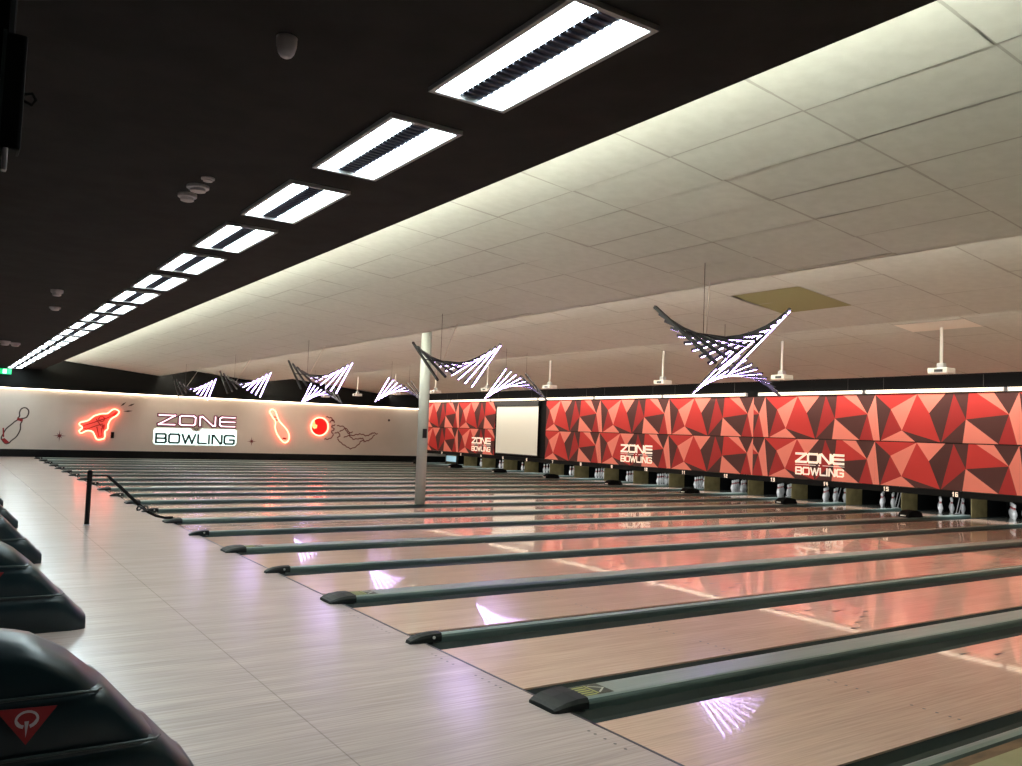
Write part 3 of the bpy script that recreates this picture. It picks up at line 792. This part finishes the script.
bm = bmesh.new(); prism(bm, [(15.484+.06*math.cos(i*math.pi/6), 2.06+.06*math.sin(i*math.pi/6)) for i in range(12)], wf, .002, .012)
tag(obj('wall_dot', bm, M['inkdark']), 'tiny dark dot on the cream wall near the column', 'wall fitting')
# neon ray gun
GUN = [(2.863, 2.028), (2.998, 1.942), (2.934, 1.785), (2.718, 1.622), (2.618, 1.404), (2.603, 1.19), (2.508, 1.095), (2.502, 0.82), (2.24, 0.753), (2.117, 0.962), (2.028, 1.08), (1.835, 1.104), (1.624, 0.995), (1.553, 1.095), (1.664, 1.219), (1.549, 1.335), (1.571, 1.426), (1.864, 1.528), (2.072, 1.718), (2.343, 1.821), (2.564, 1.843), (2.724, 1.991)]
T = art('neon_ray_gun', 'toy ray gun painted on the cream wall, outlined in red neon', 'neon sign')
obj('painted_body', prism(bmesh.new(), GUN, wf, .002, .006), M['gunpink'], T)
bm = bmesh.new()
for s in ([(1.713, 1.311), (2.142, 1.478), (2.63, 1.68), (2.927, 1.895)], [(1.831, 1.164), (2.206, 1.329), (2.423, 1.397)], [(2.162, 1.6), (2.344, 1.333)], [(2.209, 1.268), (2.299, 0.876), (2.424, 0.91), (2.379, 1.213)], [(1.72, 1.31), (1.70, 1.20), (1.83, 1.164)]):
    stroke(bm, s, .035, wf, .006, .010)
stroke(bm, [(2.366+.11*math.cos(i*math.pi/6), 1.609+.11*math.sin(i*math.pi/6)) for i in range(12)], .03, wf, .006, .0105, 0, True)
prism(bm, [(2.372, 1.334), (2.507, 1.4), (2.518, 1.217), (2.44, 1.123)], wf, .006, .009); prism(bm, [(2.76, 1.80), (2.90, 1.93), (2.94, 1.86), (2.82, 1.73)], wf, .006, .009)
obj('painted_lines', bm, M['inkred'], T)
neon_tube('neon_tube', GUN, .026, T, M['neon'])
bm = bmesh.new()
for a, b in (((3.053, 2.16), (3.27, 2.357)), ((3.338, 2.174), (3.618, 2.312)), ((3.18, 1.95), (3.55, 1.997))):
    d = (Vector(b)-Vector(a)); n = Vector((-d.y, d.x)).normalized()*.035; m = (Vector(a)+Vector(b))/2
    prism(bm, [a, tuple(m-n), b, tuple(m+n)], wf, .002, .007)
obj('painted_rays', bm, M['inkdark'], T)
tag(obj('wall_box', box(bmesh.new(), 2.755, 2.875, YW-.05, YW, .82, 1.08, bev=.008), M['black']), 'small black box on the cream wall below the neon ray gun', 'wall fitting')
# neon lettering
T = art('neon_lettering', 'illuminated lettering sign ZONE over BOWLING on the cream wall', 'neon sign')
bm = bmesh.new(); word(bm, 'ZONE', 4.60, 7.83, 1.47, 1.87, .15, wf, .004, .05, ZW, .3); obj('backing_letters', bm, M['maroon'], T)
bm = bmesh.new(); word(bm, 'ZONE', 4.60, 7.83, 1.47, 1.87, .052, wf, .05, .075, ZW, .3); obj('neon_letters', bm, M['neonpink'], T)
bm = bmesh.new(); prism(bm, [(4.52, 1.31), (5.95, 1.325), (6.02, 1.22), (6.33, 1.22), (6.40, 1.33), (7.86, 1.34), (7.95, 1.27), (7.95, .70), (7.86, .615), (4.52, .605), (4.43, .68), (4.43, 1.24)], wf, .004, .02)
obj('glow_panel', bm, M['neonwhite'], T)
bm = bmesh.new(); word(bm, 'BOWLING', 4.53, 7.84, .69, 1.06, .082, wf, .03, .07, BWD, .3); obj('dark_letters', bm, M['slate'], T)
bm = bmesh.new(); stroke(bm, [(6.10, 1.32), (6.26, 1.32), (6.18, 1.20)], .03, wf, .03, .06, 0, True); obj('small_triangle', bm, M['inkdark'], T)
# neon pin
NPIN = [(9.497, 2.343), (9.386, 2.223), (9.515, 1.998), (9.684, 1.773), (9.685, 1.465), (9.837, 1.123), (10.129, 0.821), (10.324, 0.904), (10.367, 1.138), (10.215, 1.444), (9.88, 1.781), (9.75, 2.007), (9.659, 2.235)]
T = art('neon_pin', 'tilted bowling pin outlined in red neon on the cream wall', 'neon sign')
neon_tube('neon_tube', NPIN, .026, T, M['neon'])
bm = bmesh.new()
for x, z, r in ((9.673, 1.981, .075), (9.742, 1.853, .075), (10.171, 1.0, .11)):
    prism(bm, [(x-r, z-r*.2), (x-r*.6, z+r*.5), (x+r, z+r*.3), (x+r*.7, z-r*.5)], wf, .003, .008)
obj('painted_bands', bm, M['ink'], T)
# ball and smoke
T = art('neon_ball', 'bright red bowling ball disc ringed in red neon on the cream wall', 'neon sign')
cx, cz, R_ = 11.833, 1.616, .43
obj('ball_disc', prism(bmesh.new(), [(cx+R_*.93*math.cos(i*math.pi/18), cz+R_*.93*math.sin(i*math.pi/18)) for i in range(36)], wf, .003, .008), M['ballred'], T)
bm = bmesh.new(); prism(bm, [(cx-.40, cz+.08), (cx-.36, cz+.22), (cx-.24, cz+.28), (cx-.20, cz+.12), (cx-.09, cz+.06), (cx-.12, cz-.08), (cx-.24, cz-.12), (cx-.33, cz-.04)], wf, .008, .012)
obj('highlight', bm, M['ballhi'], T)
neon_tube('neon_tube', [(cx+R_*math.cos(i*math.pi/12), cz+R_*math.sin(i*math.pi/12)) for i in range(24)], .026, T, M['neon'], n=2)
SMOKE = [[(12.185, 2.092), (12.441, 2.038), (12.594, 1.867), (12.463, 1.943), (12.367, 1.835)], [(12.757, 1.689), (13.059, 1.659), (13.328, 1.466), (13.469, 1.243), (13.772, 1.292), (14.035, 1.325), (14.304, 1.251), (14.523, 1.339), (14.654, 1.401), (14.882, 1.35)], [(12.79, 1.047), (13.014, 0.851), (13.281, 0.696), (13.545, 0.604), (13.886, 0.79), (14.051, 0.998), (14.317, 0.989), (14.535, 1.093), (14.748, 1.321)], [(12.14, 1.029), (12.407, 1.06), (12.567, 1.241), (12.474, 1.398), (12.612, 1.523), (12.462, 1.638), (12.627, 1.724)], [(12.9, 1.412), (13.151, 1.541), (13.334, 1.344), (13.547, 1.416)], [(13.128, 1.136), (13.383, 1.224), (13.609, 1.068), (13.914, 1.101)], [(12.648, 1.323), (12.816, 1.369), (12.91, 1.211), (12.786, 1.127)], [(13.958, 1.102), (14.116, 1.106), (14.186, 0.961)]]
def wig(s):
    q = smoothc(s, 5, False); out = []
    for i, p in enumerate(q): out.append((p[0], p[1]+.022*math.sin(i*1.7)))
    return out
bm = bmesh.new()
for s in SMOKE: stroke(bm, wig(s), .042, wf, .002, .008)
tag(obj('painted_smoke', bm, M['ink']), 'curling smoke trail in dark red lines right of the red ball', 'wall painting')
